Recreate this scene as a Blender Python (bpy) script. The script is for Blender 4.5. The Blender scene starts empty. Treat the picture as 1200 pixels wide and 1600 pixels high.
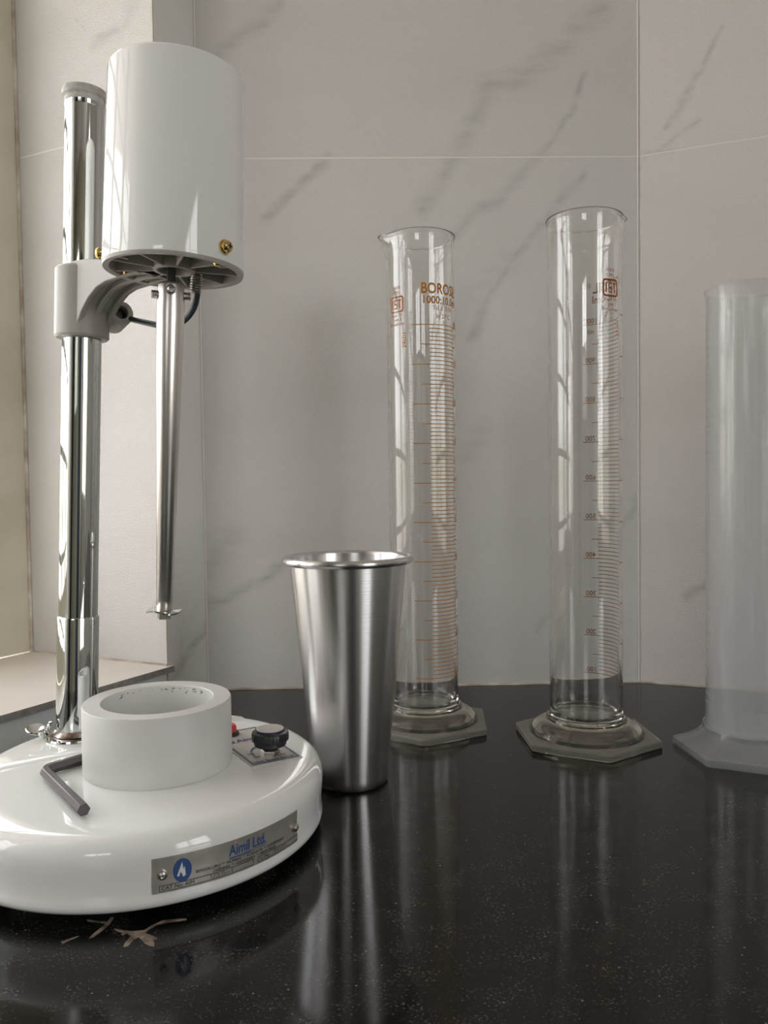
import bpy, math, random
from mathutils import Vector, Matrix
random.seed(4)
S = bpy.context.scene
C = S.collection
sin, cos, pi, rad = math.sin, math.cos, math.pi, math.radians

# ------------------------------------------------------------------ camera
cam = bpy.data.cameras.new('camera')
cam.sensor_fit = 'HORIZONTAL'; cam.sensor_width = 27.0; cam.lens = 27.0 * 1230 / 1200
cam.clip_start = 0.01
co = bpy.data.objects.new('camera', cam); C.objects.link(co)
P, R = rad(2.0), rad(0.75)
fw = Vector((0, cos(P), -sin(P))); r0 = Vector((1, 0, 0)); u0 = Vector((0, sin(P), cos(P)))
rt = r0 * cos(R) - u0 * sin(R); up = u0 * cos(R) + r0 * sin(R)
M4 = Matrix((rt, up, -fw)).transposed().to_4x4(); M4.translation = Vector((0, 0, 0.228))
co.matrix_world = M4
S.camera = co

# ------------------------------------------------------------------ view
S.view_settings.view_transform = 'Standard'; S.view_settings.look = 'None'
S.view_settings.gamma = 1.0; S.view_settings.use_curve_mapping = False
S.view_settings.exposure = 0.62
S.cycles.max_bounces = 24; S.cycles.transmission_bounces = 20; S.cycles.transparent_max_bounces = 24
S.cycles.glossy_bounces = 8; S.cycles.diffuse_bounces = 6; S.cycles.sample_clamp_indirect = 6.0

# ------------------------------------------------------------------ sky (overcast, trees near the horizon, pale yard below)
SKY = 3.8
w = bpy.data.worlds.new('sky'); S.world = w; w.use_nodes = True
nt = w.node_tree; nt.nodes.clear()
N = nt.nodes.new; Lk = nt.links.new
wo = N('ShaderNodeOutputWorld'); bg = N('ShaderNodeBackground'); tc = N('ShaderNodeTexCoord'); sx = N('ShaderNodeSeparateXYZ')
no = N('ShaderNodeTexNoise'); no.inputs['Scale'].default_value = 7.0; no.inputs['Detail'].default_value = 4.0
ma = N('ShaderNodeMath'); ma.operation = 'MULTIPLY_ADD'; ma.inputs[1].default_value = 0.16; 
cr = N('ShaderNodeValToRGB')
Lk(tc.outputs['Generated'], sx.inputs[0]); Lk(tc.outputs['Generated'], no.inputs['Vector'])
Lk(no.outputs['Fac'], ma.inputs[0]); Lk(sx.outputs['Z'], ma.inputs[2])
e = cr.color_ramp.elements
e[0].position = 0.0; e[0].color = (0.52, 0.47, 0.43, 1)
e[1].position = 1.0; e[1].color = (0.93, 0.97, 1.0, 1)
for pos, col in ((0.04, (0.62, 0.57, 0.52, 1)), (0.07, (0.56, 0.57, 0.47, 1)), (0.125, (0.64, 0.65, 0.55, 1)), (0.16, (0.98, 0.97, 0.97, 1))):
    q = e.new(pos); q.color = col
Lk(ma.outputs[0], cr.inputs[0]); Lk(cr.outputs[0], bg.inputs['Color']); bg.inputs['Strength'].default_value = SKY
Lk(bg.outputs[0], wo.inputs['Surface'])


def portal(name, loc, normal, sx_, sy_):
    l = bpy.data.lights.new(name, 'AREA'); l.shape = 'RECTANGLE'; l.size = sx_; l.size_y = sy_
    l.cycles.is_portal = True
    o = bpy.data.objects.new(name, l); C.objects.link(o)
    o.location = loc; o.rotation_euler = Vector(normal).to_track_quat('-Z', 'Y').to_euler()
    return o


# ------------------------------------------------------------------ materials
def mat(name, col, rough=0.5, metal=0.0, **kw):
    m = bpy.data.materials.new(name); m.use_nodes = True
    b = m.node_tree.nodes['Principled BSDF']
    b.inputs['Base Color'].default_value = (*col, 1); b.inputs['Roughness'].default_value = rough
    b.inputs['Metallic'].default_value = metal
    for k, v in kw.items(): b.inputs[k].default_value = v
    return m


def nd(m, t, **kw):
    n = m.node_tree.nodes.new(t)
    for k, v in kw.items(): setattr(n, k, v)
    return n


def lk(m, a, b): m.node_tree.links.new(a, b)


def bump(m, scale, strength, dist=0.001, stretch=None, detail=2.0):
    b = m.node_tree.nodes['Principled BSDF']
    t = nd(m, 'ShaderNodeTexCoord'); n = nd(m, 'ShaderNodeTexNoise'); n.inputs['Scale'].default_value = scale; n.inputs['Detail'].default_value = detail
    src = t.outputs['Object']
    if stretch:
        mp = nd(m, 'ShaderNodeMapping'); mp.inputs['Scale'].default_value = stretch; lk(m, src, mp.inputs[0]); src = mp.outputs[0]
    lk(m, src, n.inputs['Vector'])
    u = nd(m, 'ShaderNodeBump'); u.inputs['Strength'].default_value = strength; u.inputs['Distance'].default_value = dist
    lk(m, n.outputs['Fac'], u.inputs['Height']); lk(m, u.outputs[0], b.inputs['Normal'])
    return n, u


def mottle(m, c1, c2, scale, lo=0.35, hi=0.65, detail=4.0):
    b = m.node_tree.nodes['Principled BSDF']
    t = nd(m, 'ShaderNodeTexCoord'); n = nd(m, 'ShaderNodeTexNoise'); n.inputs['Scale'].default_value = scale; n.inputs['Detail'].default_value = detail
    r = nd(m, 'ShaderNodeValToRGB'); r.color_ramp.elements[0].position = lo; r.color_ramp.elements[1].position = hi
    r.color_ramp.elements[0].color = (*c1, 1); r.color_ramp.elements[1].color = (*c2, 1)
    lk(m, t.outputs['Object'], n.inputs['Vector']); lk(m, n.outputs['Fac'], r.inputs[0]); lk(m, r.outputs[0], b.inputs['Base Color'])
    return r


def mth(m, op, a, b=None, c=None, clamp=False):
    n = nd(m, 'ShaderNodeMath', operation=op, use_clamp=clamp)
    for i, v in enumerate((a, b, c)):
        if v is None: continue
        if isinstance(v, (int, float)): n.inputs[i].default_value = v
        else: lk(m, v, n.inputs[i])
    return n.outputs[0]


def marble(name, origin, d, veins, base=(0.70, 0.68, 0.66), rough=0.27):
    """glazed porcelain tile printed with grey marble veins; veins = [(pts(u,z), half width, strength)]"""
    m = mat(name, base, rough, **{'Specular IOR Level': 0.75})
    b = m.node_tree.nodes['Principled BSDF']
    g = nd(m, 'ShaderNodeNewGeometry'); s = nd(m, 'ShaderNodeSeparateXYZ'); lk(m, g.outputs['Position'], s.inputs[0])
    x = mth(m, 'SUBTRACT', s.outputs[0], origin[0]); y = mth(m, 'SUBTRACT', s.outputs[1], origin[1])
    u = mth(m, 'ADD', mth(m, 'MULTIPLY', x, d[0]), mth(m, 'MULTIPLY', y, d[1]))
    z = s.outputs[2]
    cb = nd(m, 'ShaderNodeCombineXYZ'); lk(m, u, cb.inputs[0]); lk(m, z, cb.inputs[1])
    wn = nd(m, 'ShaderNodeTexNoise'); wn.inputs['Scale'].default_value = 22; wn.inputs['Detail'].default_value = 5
    lk(m, cb.outputs[0], wn.inputs['Vector'])
    ws = nd(m, 'ShaderNodeSeparateColor'); lk(m, wn.outputs['Color'], ws.inputs[0])
    uw = mth(m, 'MULTIPLY_ADD', ws.outputs[0], 0.03, mth(m, 'SUBTRACT', u, 0.015))
    zw = mth(m, 'MULTIPLY_ADD', ws.outputs[1], 0.03, mth(m, 'SUBTRACT', z, 0.015))
    acc = None
    for pts, hw, st in veins:
        for (x0, y0), (x1, y1) in zip(pts[:-1], pts[1:]):
            dx, dy = x1 - x0, y1 - y0; L2 = dx * dx + dy * dy
            px = mth(m, 'SUBTRACT', uw, x0); py = mth(m, 'SUBTRACT', zw, y0)
            t = mth(m, 'MULTIPLY_ADD', px, dx / L2, mth(m, 'MULTIPLY', py, dy / L2), clamp=True)
            qx = mth(m, 'MULTIPLY_ADD', t, -dx, px); qy = mth(m, 'MULTIPLY_ADD', t, -dy, py)
            dist = mth(m, 'SQRT', mth(m, 'MULTIPLY_ADD', qx, qx, mth(m, 'MULTIPLY', qy, qy)))
            v = mth(m, 'MULTIPLY_ADD', dist, -st / hw, st, clamp=True)
            acc = v if acc is None else mth(m, 'MAXIMUM', acc, v)
    # patchiness of the veins
    pn = nd(m, 'ShaderNodeTexNoise'); pn.inputs['Scale'].default_value = 60; pn.inputs['Detail'].default_value = 4
    mp = nd(m, 'ShaderNodeMapping'); mp.inputs['Rotation'].default_value = (0, 0, rad(-52)); mp.inputs['Scale'].default_value = (0.35, 1.6, 1)
    lk(m, cb.outputs[0], mp.inputs[0]); lk(m, mp.outputs[0], pn.inputs['Vector'])
    pm = mth(m, 'MULTIPLY_ADD', pn.outputs['Fac'], 1.5, -0.35, clamp=True)
    # broad faint clouds along the same diagonal
    cn = nd(m, 'ShaderNodeTexNoise'); cn.inputs['Scale'].default_value = 5; cn.inputs['Detail'].default_value = 5
    lk(m, mp.outputs[0], cn.inputs['Vector'])
    cl = mth(m, 'MULTIPLY_ADD', cn.outputs['Fac'], 0.5, -0.24, clamp=True)
    tot = cl if acc is None else mth(m, 'MULTIPLY_ADD', acc, pm, cl, clamp=True)
    mx = nd(m, 'ShaderNodeMix', data_type='RGBA'); mx.inputs[6].default_value = (*base, 1); mx.inputs[7].default_value = (0.42, 0.41, 0.395, 1)
    lk(m, tot, mx.inputs[0]); lk(m, mx.outputs[2], b.inputs['Base Color'])
    # tiny dark pits
    # orange-peel glaze
    bn = nd(m, 'ShaderNodeTexNoise'); bn.inputs['Scale'].default_value = 850; bn.inputs['Detail'].default_value = 1.5; lk(m, cb.outputs[0], bn.inputs['Vector'])
    bu = nd(m, 'ShaderNodeBump'); bu.inputs['Strength'].default_value = 0.85; bu.inputs['Distance'].default_value = 0.0009
    lk(m, bn.outputs['Fac'], bu.inputs['Height']); lk(m, bu.outputs[0], b.inputs['Normal'])
    return m


white_enamel = mat('white_enamel', (0.86, 0.87, 0.86), 0.07, **{'Coat Weight': 0.3, 'Coat Roughness': 0.04})
bump(white_enamel, 60, 0.03, 0.002)
matte_white = mat('matte_white_paint', (0.60, 0.60, 0.575), 0.45)
r_ = mottle(matte_white, (0.64, 0.64, 0.62), (0.69, 0.69, 0.67), 30)
cast_grey = mat('grey_cast_paint', (0.43, 0.415, 0.38), 0.38); bump(cast_grey, 400, 0.08)
chrome = mat('chrome', (0.61, 0.63, 0.62), 0.045, 1.0)
chrome_rusty = mat('stained_chrome', (0.5, 0.42, 0.36), 0.3, 1.0)
mottle(chrome_rusty, (0.16, 0.10, 0.07), (0.72, 0.68, 0.64), 120, 0.4, 0.6)
steel = mat('brushed_steel', (0.72, 0.705, 0.71), 0.27, 1.0)
steel.node_tree.nodes['Principled BSDF'].inputs['Anisotropic'].default_value = 0.8; steel.node_tree.nodes['Principled BSDF'].inputs['Anisotropic Rotation'].default_value = 0.25
bump(steel, 30, 0.12, 0.0003, (1, 1, 60), 4)
steel_dull = mat('dull_steel', (0.55, 0.53, 0.5), 0.3, 1.0)
spindle_steel = mat('turned_steel', (0.76, 0.735, 0.705), 0.3, 1.0); bump(spindle_steel, 40, 0.08, 0.0002, (1, 1, 60), 3)
brass = mat('brass', (0.72, 0.53, 0.22), 0.22, 1.0)
black_plastic = mat('black_plastic', (0.018, 0.02, 0.024), 0.35)
black_steel = mat('black_oxide_steel', (0.10, 0.09, 0.09), 0.38, 0.6); bump(black_steel, 300, 0.2, 0.0005)
cap_plastic = mat('grey_cap_plastic', (0.46, 0.45, 0.42), 0.5); mottle(cap_plastic, (0.36, 0.35, 0.32), (0.52, 0.51, 0.48), 200)
cable_mat = mat('dark_cable', (0.03, 0.045, 0.055), 0.35)
red_plastic = mat('red_plastic', (0.75, 0.06, 0.06), 0.3)
rubber = mat('black_rubber', (0.02, 0.02, 0.02), 0.7)
sticker = mat('silver_sticker', (0.62, 0.585, 0.54), 0.4, 0.15)
plate_mat = mat('aluminium_plate', (0.50, 0.47, 0.43), 0.36, 0.55); mottle(plate_mat, (0.45, 0.42, 0.385), (0.55, 0.52, 0.48), 90)
ink_black = mat('black_ink', (0.03, 0.028, 0.028), 0.5)
ink_blue = mat('blue_ink', (0.04, 0.09, 0.26), 0.45)
ink_grey = mat('stamped_grey', (0.20, 0.19, 0.18), 0.5)
ink_orange = mat('orange_ink', (0.80, 0.30, 0.10), 0.5)
ink_white = mat('white_ink', (0.75, 0.77, 0.8), 0.5)
ink_brown = mat('amber_enamel_print', (0.52, 0.20, 0.015), 0.55, **{'Specular IOR Level': 0.2})
ink_red = mat('red_brown_enamel_print', (0.38, 0.095, 0.012), 0.55, **{'Specular IOR Level': 0.2})
cream = mat('aged_cream_paint', (0.60, 0.57, 0.42), 0.5)
mottle(cream, (0.62, 0.58, 0.45), (0.74, 0.71, 0.60), 9)
paint_grey = mat('pale_blue_grey_paint', (0.85, 0.88, 0.87), 0.35)
sill_mat = mat('cream_stone', (0.72, 0.63, 0.53), 0.35); mottle(sill_mat, (0.82, 0.77, 0.71), (0.88, 0.83, 0.78), 14)
sill_edge = mat('raw_stone_edge', (0.33, 0.31, 0.29), 0.6); mottle(sill_edge, (0.27, 0.25, 0.235), (0.37, 0.35, 0.33), 150)
grout = mat('grout', (0.74, 0.71, 0.66), 0.8)
caulk = mat('aged_caulk', (0.60, 0.53, 0.45), 0.7); mottle(caulk, (0.40, 0.33, 0.26), (0.70, 0.65, 0.58), 40)
plaster = mat('off_white_plaster', (0.74, 0.72, 0.70), 0.8)
olive_wall = mat('pale_olive_paint', (0.43, 0.42, 0.33), 0.6)
sky_blocker_mat = mat('sky_blocker_grey', (0.42, 0.45, 0.45), 0.9)  # for the added blocker outside the rear window
dark_panel_mat = mat('dark_blue_panel', (0.035, 0.045, 0.075), 0.4)  # for the added dark panels on the rear wall
white_grout = mat('white_corner_grout', (0.80, 0.78, 0.74), 0.7)
floor_mat = mat('beige_floor', (0.33, 0.30, 0.27), 0.4)
bar_mat = mat('painted_bar', (0.35, 0.35, 0.34), 0.5)
residue_mat = mat('dried_tan_residue', (0.36, 0.28, 0.2), 0.7); mottle(residue_mat, (0.08, 0.055, 0.035), (0.29, 0.235, 0.185), 160)

# black granite
granite = mat('black_granite', (0.012, 0.0115, 0.011), 0.14, **{'Specular IOR Level': 0.34})
def granite_nodes(m):
    b = m.node_tree.nodes['Principled BSDF']
    t = nd(m, 'ShaderNodeTexCoord')
    n1 = nd(m, 'ShaderNodeTexNoise'); n1.inputs['Scale'].default_value = 620; n1.inputs['Detail'].default_value = 3; n1.inputs['Roughness'].default_value = 0.7
    n2 = nd(m, 'ShaderNodeTexNoise'); n2.inputs['Scale'].default_value = 60; n2.inputs['Detail'].default_value = 4
    v = nd(m, 'ShaderNodeTexVoronoi'); v.inputs['Scale'].default_value = 260
    for n in (n1, n2, v): lk(m, t.outputs['Object'], n.inputs['Vector'])
    a = mth(m, 'MULTIPLY_ADD', n2.outputs['Fac'], 0.35, n1.outputs['Fac'])
    r = nd(m, 'ShaderNodeValToRGB'); el = r.color_ramp.elements
    el[0].position = 0.66; el[0].color = (0.0035, 0.0032, 0.0030, 1)
    el[1].position = 0.88; el[1].color = (0.075, 0.068, 0.06, 1)
    q = el.new(0.77); q.color = (0.008, 0.0072, 0.0066, 1)
    lk(m, a, r.inputs[0])
    sp = mth(m, 'LESS_THAN', v.outputs['Distance'], 0.13)
    vc = nd(m, 'ShaderNodeSeparateColor'); lk(m, v.outputs['Color'], vc.inputs[0])
    sp2 = mth(m, 'MULTIPLY', sp, mth(m, 'GREATER_THAN', vc.outputs[0], 0.93))
    mx = nd(m, 'ShaderNodeMix', data_type='RGBA'); mx.inputs[7].default_value = (0.16, 0.148, 0.135, 1)
    lk(m, sp2, mx.inputs[0]); lk(m, r.outputs[0], mx.inputs[6]); lk(m, mx.outputs[2], b.inputs['Base Color'])
    rr = mth(m, 'MULTIPLY_ADD', n2.outputs['Fac'], 0.10, 0.05); lk(m, rr, b.inputs['Roughness'])
granite_nodes(granite)

def glass_mat(name, col, rough, ior):
    m = bpy.data.materials.new(name); m.use_nodes = True; t = m.node_tree; t.nodes.clear()
    o = t.nodes.new('ShaderNodeOutputMaterial'); g = t.nodes.new('ShaderNodeBsdfGlass')
    g.inputs['Color'].default_value = (*col, 1); g.inputs['Roughness'].default_value = rough; g.inputs['IOR'].default_value = ior
    t.links.new(g.outputs[0], o.inputs[0]); return m
glass = glass_mat('borosilicate_glass', (0.985, 0.985, 0.98), 0.0, 1.47)
foot_glass = glass_mat('worn_foot_glass', (0.95, 0.94, 0.90), 0.06, 1.49)
def hazy(m, f, col):
    t = m.node_tree; o = t.nodes['Material Output']; g = t.nodes['Glass BSDF']
    d = t.nodes.new('ShaderNodeBsdfDiffuse'); d.inputs[0].default_value = (*col, 1); x = t.nodes.new('ShaderNodeMixShader'); x.inputs[0].default_value = f
    t.links.new(g.outputs[0], x.inputs[1]); t.links.new(d.outputs[0], x.inputs[2]); t.links.new(x.outputs[0], o.inputs[0])
plate_glass = glass_mat('hazy_plate_glass', (0.95, 0.94, 0.90), 0.08, 1.49); hazy(plate_glass, 0.24, (0.72, 0.70, 0.62)); hazy(foot_glass, 0.025, (0.75, 0.73, 0.64)); hazy(glass, 0.008, (0.7, 0.7, 0.7))  # plate haze stands in for light reflected under the hollow foot

def thin_mat(name, transp, inner):
    """thin sheet: part of the light goes straight through, the rest meets the inner shader, fresnel gloss on top"""
    m = bpy.data.materials.new(name); m.use_nodes = True; t = m.node_tree; t.nodes.clear()
    o = t.nodes.new('ShaderNodeOutputMaterial'); tr = t.nodes.new('ShaderNodeBsdfTransparent'); mx = t.nodes.new('ShaderNodeMixShader')
    gl = t.nodes.new('ShaderNodeBsdfGlossy'); gl.inputs['Roughness'].default_value = 0.09 if inner else 0.02
    lwn = t.nodes.new('ShaderNodeLayerWeight'); lwn.inputs[0].default_value = 0.5; pw = t.nodes.new('ShaderNodeMath'); pw.operation = 'POWER'; pw.inputs[1].default_value = 4.0; lw = t.nodes.new('ShaderNodeMath'); lw.operation = 'MULTIPLY_ADD'; lw.inputs[1].default_value = 0.75; lw.inputs[2].default_value = 0.04; t.links.new(lwn.outputs['Facing'], pw.inputs[0]); t.links.new(pw.outputs[0], lw.inputs[0]); m2 = t.nodes.new('ShaderNodeMixShader')
    if inner:
        df = t.nodes.new('ShaderNodeBsdfDiffuse'); df.inputs[0].default_value = (*inner, 1)
        tl = t.nodes.new('ShaderNodeBsdfTranslucent'); tl.inputs[0].default_value = (*inner, 1)
        m3 = t.nodes.new('ShaderNodeMixShader'); m3.inputs[0].default_value = 0.45
        t.links.new(df.outputs[0], m3.inputs[1]); t.links.new(tl.outputs[0], m3.inputs[2])
        mx.inputs[0].default_value = 1 - transp; t.links.new(tr.outputs[0], mx.inputs[1]); t.links.new(m3.outputs[0], mx.inputs[2])
        base = mx
    else: base = tr
    t.links.new(lw.outputs[0], m2.inputs[0]); t.links.new(base.outputs[0], m2.inputs[1]); t.links.new(gl.outputs[0], m2.inputs[2])
    t.links.new(m2.outputs[0], o.inputs[0]); return m
pp_mat = thin_mat('milky_polypropylene', 0.76, (0.87, 0.90, 0.91))
pane_mat = thin_mat('window_glass', 1, None)


# ------------------------------------------------------------------ mesh helpers
class MB:
    def __init__(s): s.v = []; s.f = []
    def add(s, vs, fs):
        o = len(s.v); s.v += [Vector(p) for p in vs]; s.f += [tuple(i + o for i in f) for f in fs]; return s
    def box(s, c, d, T=None):
        x, y, z = d[0] / 2, d[1] / 2, d[2] / 2
        vs = [Vector((c[0] + a * x, c[1] + b * y, c[2] + e_ * z)) for a in (-1, 1) for b in (-1, 1) for e_ in (-1, 1)]
        if T: vs = [T @ v for v in vs]
        return s.add(vs, [(0, 1, 3, 2), (4, 6, 7, 5), (0, 4, 5, 1), (2, 3, 7, 6), (0, 2, 6, 4), (1, 5, 7, 3)])
    def lathe(s, prof, T=None, n=64, closed=False, rf=None):
        """prof [(r,z)], r=0 allowed at the ends; closed joins last ring to first. rf(r,z,ang)->(r,z)"""
        vs = []; rings = []
        for (r, z) in prof:
            if r < 1e-7: rings.append([len(vs)]); vs.append(Vector((0, 0, z)))
            else:
                ring = []
                for k in range(n):
                    a = 2 * pi * k / n; rr, zz = (rf(r, z, a) if rf else (r, z))
                    ring.append(len(vs)); vs.append(Vector((rr * cos(a), rr * sin(a), zz)))
                rings.append(ring)
        fs = []
        pr = list(zip(rings[:-1], rings[1:])) + ([(rings[-1], rings[0])] if closed else [])
        for a, b in pr:
            for k in range(n):
                k2 = (k + 1) % n
                if len(a) == 1 and len(b) == 1: break
                if len(a) == 1: fs.append((a[0], b[k2], b[k]))
                elif len(b) == 1: fs.append((a[k], a[k2], b[0]))
                else: fs.append((a[k], a[k2], b[k2], b[k]))
        if T: vs = [T @ v for v in vs]
        return s.add(vs, fs)
    def prism(s, poly, z0, z1, T=None):
        n = len(poly); vs = [Vector((x, y, z0)) for x, y in poly] + [Vector((x, y, z1)) for x, y in poly]
        if T: vs = [T @ v for v in vs]
        return s.add(vs, [tuple(range(n))[::-1], tuple(range(n, 2 * n))] + [(i, (i + 1) % n, n + (i + 1) % n, n + i) for i in range(n)])
    def tube(s, pts, r, n=10, phase=0.0, T=None):
        pts = [Vector(p) for p in pts]; vs = []; up_ = Vector((0.3, 0.2, 0.93)).normalized()
        for i, p in enumerate(pts):
            t = (pts[min(i + 1, len(pts) - 1)] - pts[max(i - 1, 0)]).normalized()
            a = (up_ - t * up_.dot(t)).normalized(); b = t.cross(a)
            for k in range(n):
                q = 2 * pi * k / n + phase; vs.append(p + a * r * cos(q) + b * r * sin(q))
        m = len(pts); fs = [(i * n + k, i * n + (k + 1) % n, (i + 1) * n + (k + 1) % n, (i + 1) * n + k) for i in range(m - 1) for k in range(n)]
        fs += [tuple(range(n))[::-1], tuple(range((m - 1) * n, m * n))]
        if T: vs = [T @ v for v in vs]
        return s.add(vs, fs)
    def build(s, name, m, parent=None, smooth=35, bevel=0.0):
        me = bpy.data.meshes.new(name); o = bpy.data.objects.new(name, me); C.objects.link(o)
        off = Vector((0, 0, 0))
        if parent is not None:
            o.parent = parent; p = parent
            while p.parent: p = p.parent
            off = p.location
            if p.type == 'MESH': off = p.location
        me.from_pydata([tuple(v - off) for v in s.v], [], s.f); me.update()
        import bmesh
        b = bmesh.new(); b.from_mesh(me); bmesh.ops.recalc_face_normals(b, faces=b.faces); b.to_mesh(me); b.free()
        if smooth:
            for pl in me.polygons: pl.use_smooth = True
            me.set_sharp_from_angle(angle=rad(smooth))
        me.materials.append(m)
        if bevel:
            bv = o.modifiers.new('bevel', 'BEVEL'); bv.width = bevel; bv.segments = 2; bv.limit_method = 'ANGLE'; bv.angle_limit = rad(35)
        return o


def thing(name, label, cat, loc, group=None):
    o = bpy.data.objects.new(name, None); o.empty_display_size = 0.02; C.objects.link(o); o.location = loc
    o['label'] = label; o['category'] = cat
    if group: o['group'] = group
    return o


def tag(o, label, cat, group=None):
    o['label'] = label; o['category'] = cat
    if group: o['group'] = group
    return o


def struct(o): o['kind'] = 'structure'; return o


def frame(origin, z, x):
    z = Vector(z).normalized(); x = Vector(x); x = (x - z * x.dot(z)).normalized(); y = z.cross(x)
    m = Matrix((x, y, z)).transposed().to_4x4(); m.translation = Vector(origin); return m


# text -> 2D mesh (verts, faces), unit: requested height
_tc = {}
def text2d(s, h, bold=0.0, width=None, spacing=1.0):
    key = (s, bold, spacing)
    if key not in _tc:
        cu = bpy.data.curves.new('t', 'FONT'); cu.body = s; cu.size = 1.0; cu.offset = bold; cu.space_character = spacing; cu.resolution_u = 3
        ob = bpy.data.objects.new('t', cu); C.objects.link(ob); dg = bpy.context.evaluated_depsgraph_get()
        me = bpy.data.meshes.new_from_object(ob.evaluated_get(dg))
        vs = [(v.co.x, v.co.y) for v in me.vertices]; me.calc_loop_triangles(); fs = [tuple(p.vertices) for p in me.loop_triangles]
        bpy.data.objects.remove(ob); bpy.data.curves.remove(cu); bpy.data.meshes.remove(me)
        _tc[key] = (vs, fs)
    vs, fs = _tc[key]
    k = h / 0.70; x0 = min(v[0] for v in vs); x1 = max(v[0] for v in vs)
    kx = width / (x1 - x0) if width else k
    return [((x - x0) * kx, y * k) for x, y in vs], fs, (x1 - x0) * kx


def put(mb, flat, fn):
    vs, fs = flat[0], flat[1]
    mb.add([fn(x, y) for x, y in vs], fs)


def rectstrip(x0, y0, x1, y1, n=1):
    vs = []; fs = []
    for i in range(n + 1):
        x = x0 + (x1 - x0) * i / n; vs += [(x, y0), (x, y1)]
    for i in range(n): fs.append((2 * i, 2 * i + 2, 2 * i + 3, 2 * i + 1))
    return vs, fs


# ------------------------------------------------------------------ the room
A = Vector((-0.2003, 0.8769, 0)); B = Vector((0.2865, 0.8859, 0))
Cc = Vector((-0.2300, 0.8233, 0)); W = Vector((-0.4092, 0.9044, 0))
dB = (B - A).normalized(); dR = Vector((0.93, -0.367, 0)).normalized(); dL = Vector((-0.485, -0.875, 0)).normalized(); dV = (W - Cc).normalized()
ZC, ZF = 1.65, -0.85
def wbox(mb, o, d, u0, u1, z0, z1, t0, t1, nrm):
    """box in a wall's frame: along d from u0 to u1, thickness from t0 to t1 along nrm (towards the room)"""
    vs = [o + d * u + nrm * t + Vector((0, 0, z)) for u in (u0, u1) for t in (t0, t1) for z in (z0, z1)]
    mb.add(vs, [(0, 1, 3, 2), (4, 6, 7, 5), (0, 4, 5, 1), (2, 3, 7, 6), (0, 2, 6, 4), (1, 5, 7, 3)])
def wall(name, o, d, nrm, backs, m=None):
    mb = MB()
    for u0, u1, z0, z1 in backs: wbox(mb, o, d, u0, u1, z0, z1, -0.10, -0.0003, nrm)
    return struct(mb.build(name, m or white_grout, smooth=0))
def tile(parent, o, d, nrm, u0, u1, z0, z1, m, g=0.0009):
    mb = MB(); wbox(mb, o, d, u0 + g, u1 - g, z0 + g, z1 - g, -0.004, 0.0, nrm)
    return mb.build('tile', m, parent, smooth=0, bevel=0.0006)

nB = Vector((dB.y, -dB.x, 0)); nR = Vector((dR.y, -dR.x, 0)); nL = Vector((-dL.y, dL.x, 0))
if nL.x < 0: nL = -nL
nV = Vector((dV.y, -dV.x, 0))
if nV.y > 0: nV = -nV
veins_b = [([(0.02, 0.69), (0.092, 0.758)], .012, .9), ([(0.075, 0.521), (0.146, 0.587)], .009, 1.3),
           ([(0.244, 0.531), (0.29, 0.593)], .014, .9), ([(0.29, 0.593), (0.324, 0.669), (0.377, 0.685), (0.449, 0.749)], .018, .75),
           ([(0.281, 0.507), (0.356, 0.564), (0.381, 0.592)], .010, .7), ([(0.381, 0.592), (0.406, 0.621), (0.431, 0.677)], .006, .9),
           ([(0.297, 0.388), (0.343, 0.466), (0.376, 0.51), (0.427, 0.572)], .008, .8), ([(0.30, 0.44), (0.345, 0.47)], .022, .45),
           ([(0.003, 0.095), (0.085, 0.137)], .009, 1.0), ([(0.004, 0.138), (0.034, 0.176)], .02, .5),
           ([(0.287, 0.253), (0.316, 0.291)], .018, .45), ([(0.372, 0.06), (0.388, 0.081)], .006, .6), ([(0.465, 0.179), (0.484, 0.208)], .008, .7)]
veins_r = [([(0.032, 0.613), (0.06, 0.665), (0.084, 0.708)], .005, .9), ([(0.029, 0.59), (0.06, 0.612)], .005, .8), ([(0.052, 0.101), (0.075, 0.12)], .008, 1.0),
           ([(-0.003, 0.57), (0.009, 0.586), (0.036, 0.585)], .004, .7), ([(0.3, 0.2), (0.5, 0.5), (0.6, 0.75)], .015, .8)]
veins_l = [([(0.067, 0.014), (0.003, 0.071)], .009, 1.0)]
veins_v = [([(0.077, 0.700), (0.050, 0.705)], .012, 1.0), ([(0.02, 0.74), (0.045, 0.70)], .012, .6), ([(0.107, 0.741), (0.090, 0.722)], .002, .8), ([(0.1, 0.1), (0.14, 0.2)], .03, .3)]
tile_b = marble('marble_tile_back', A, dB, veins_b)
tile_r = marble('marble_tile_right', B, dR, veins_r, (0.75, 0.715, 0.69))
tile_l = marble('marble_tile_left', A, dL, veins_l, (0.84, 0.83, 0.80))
tile_v = marble('marble_tile_alcove', Cc, dV, veins_v, (0.68, 0.66, 0.645))

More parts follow.
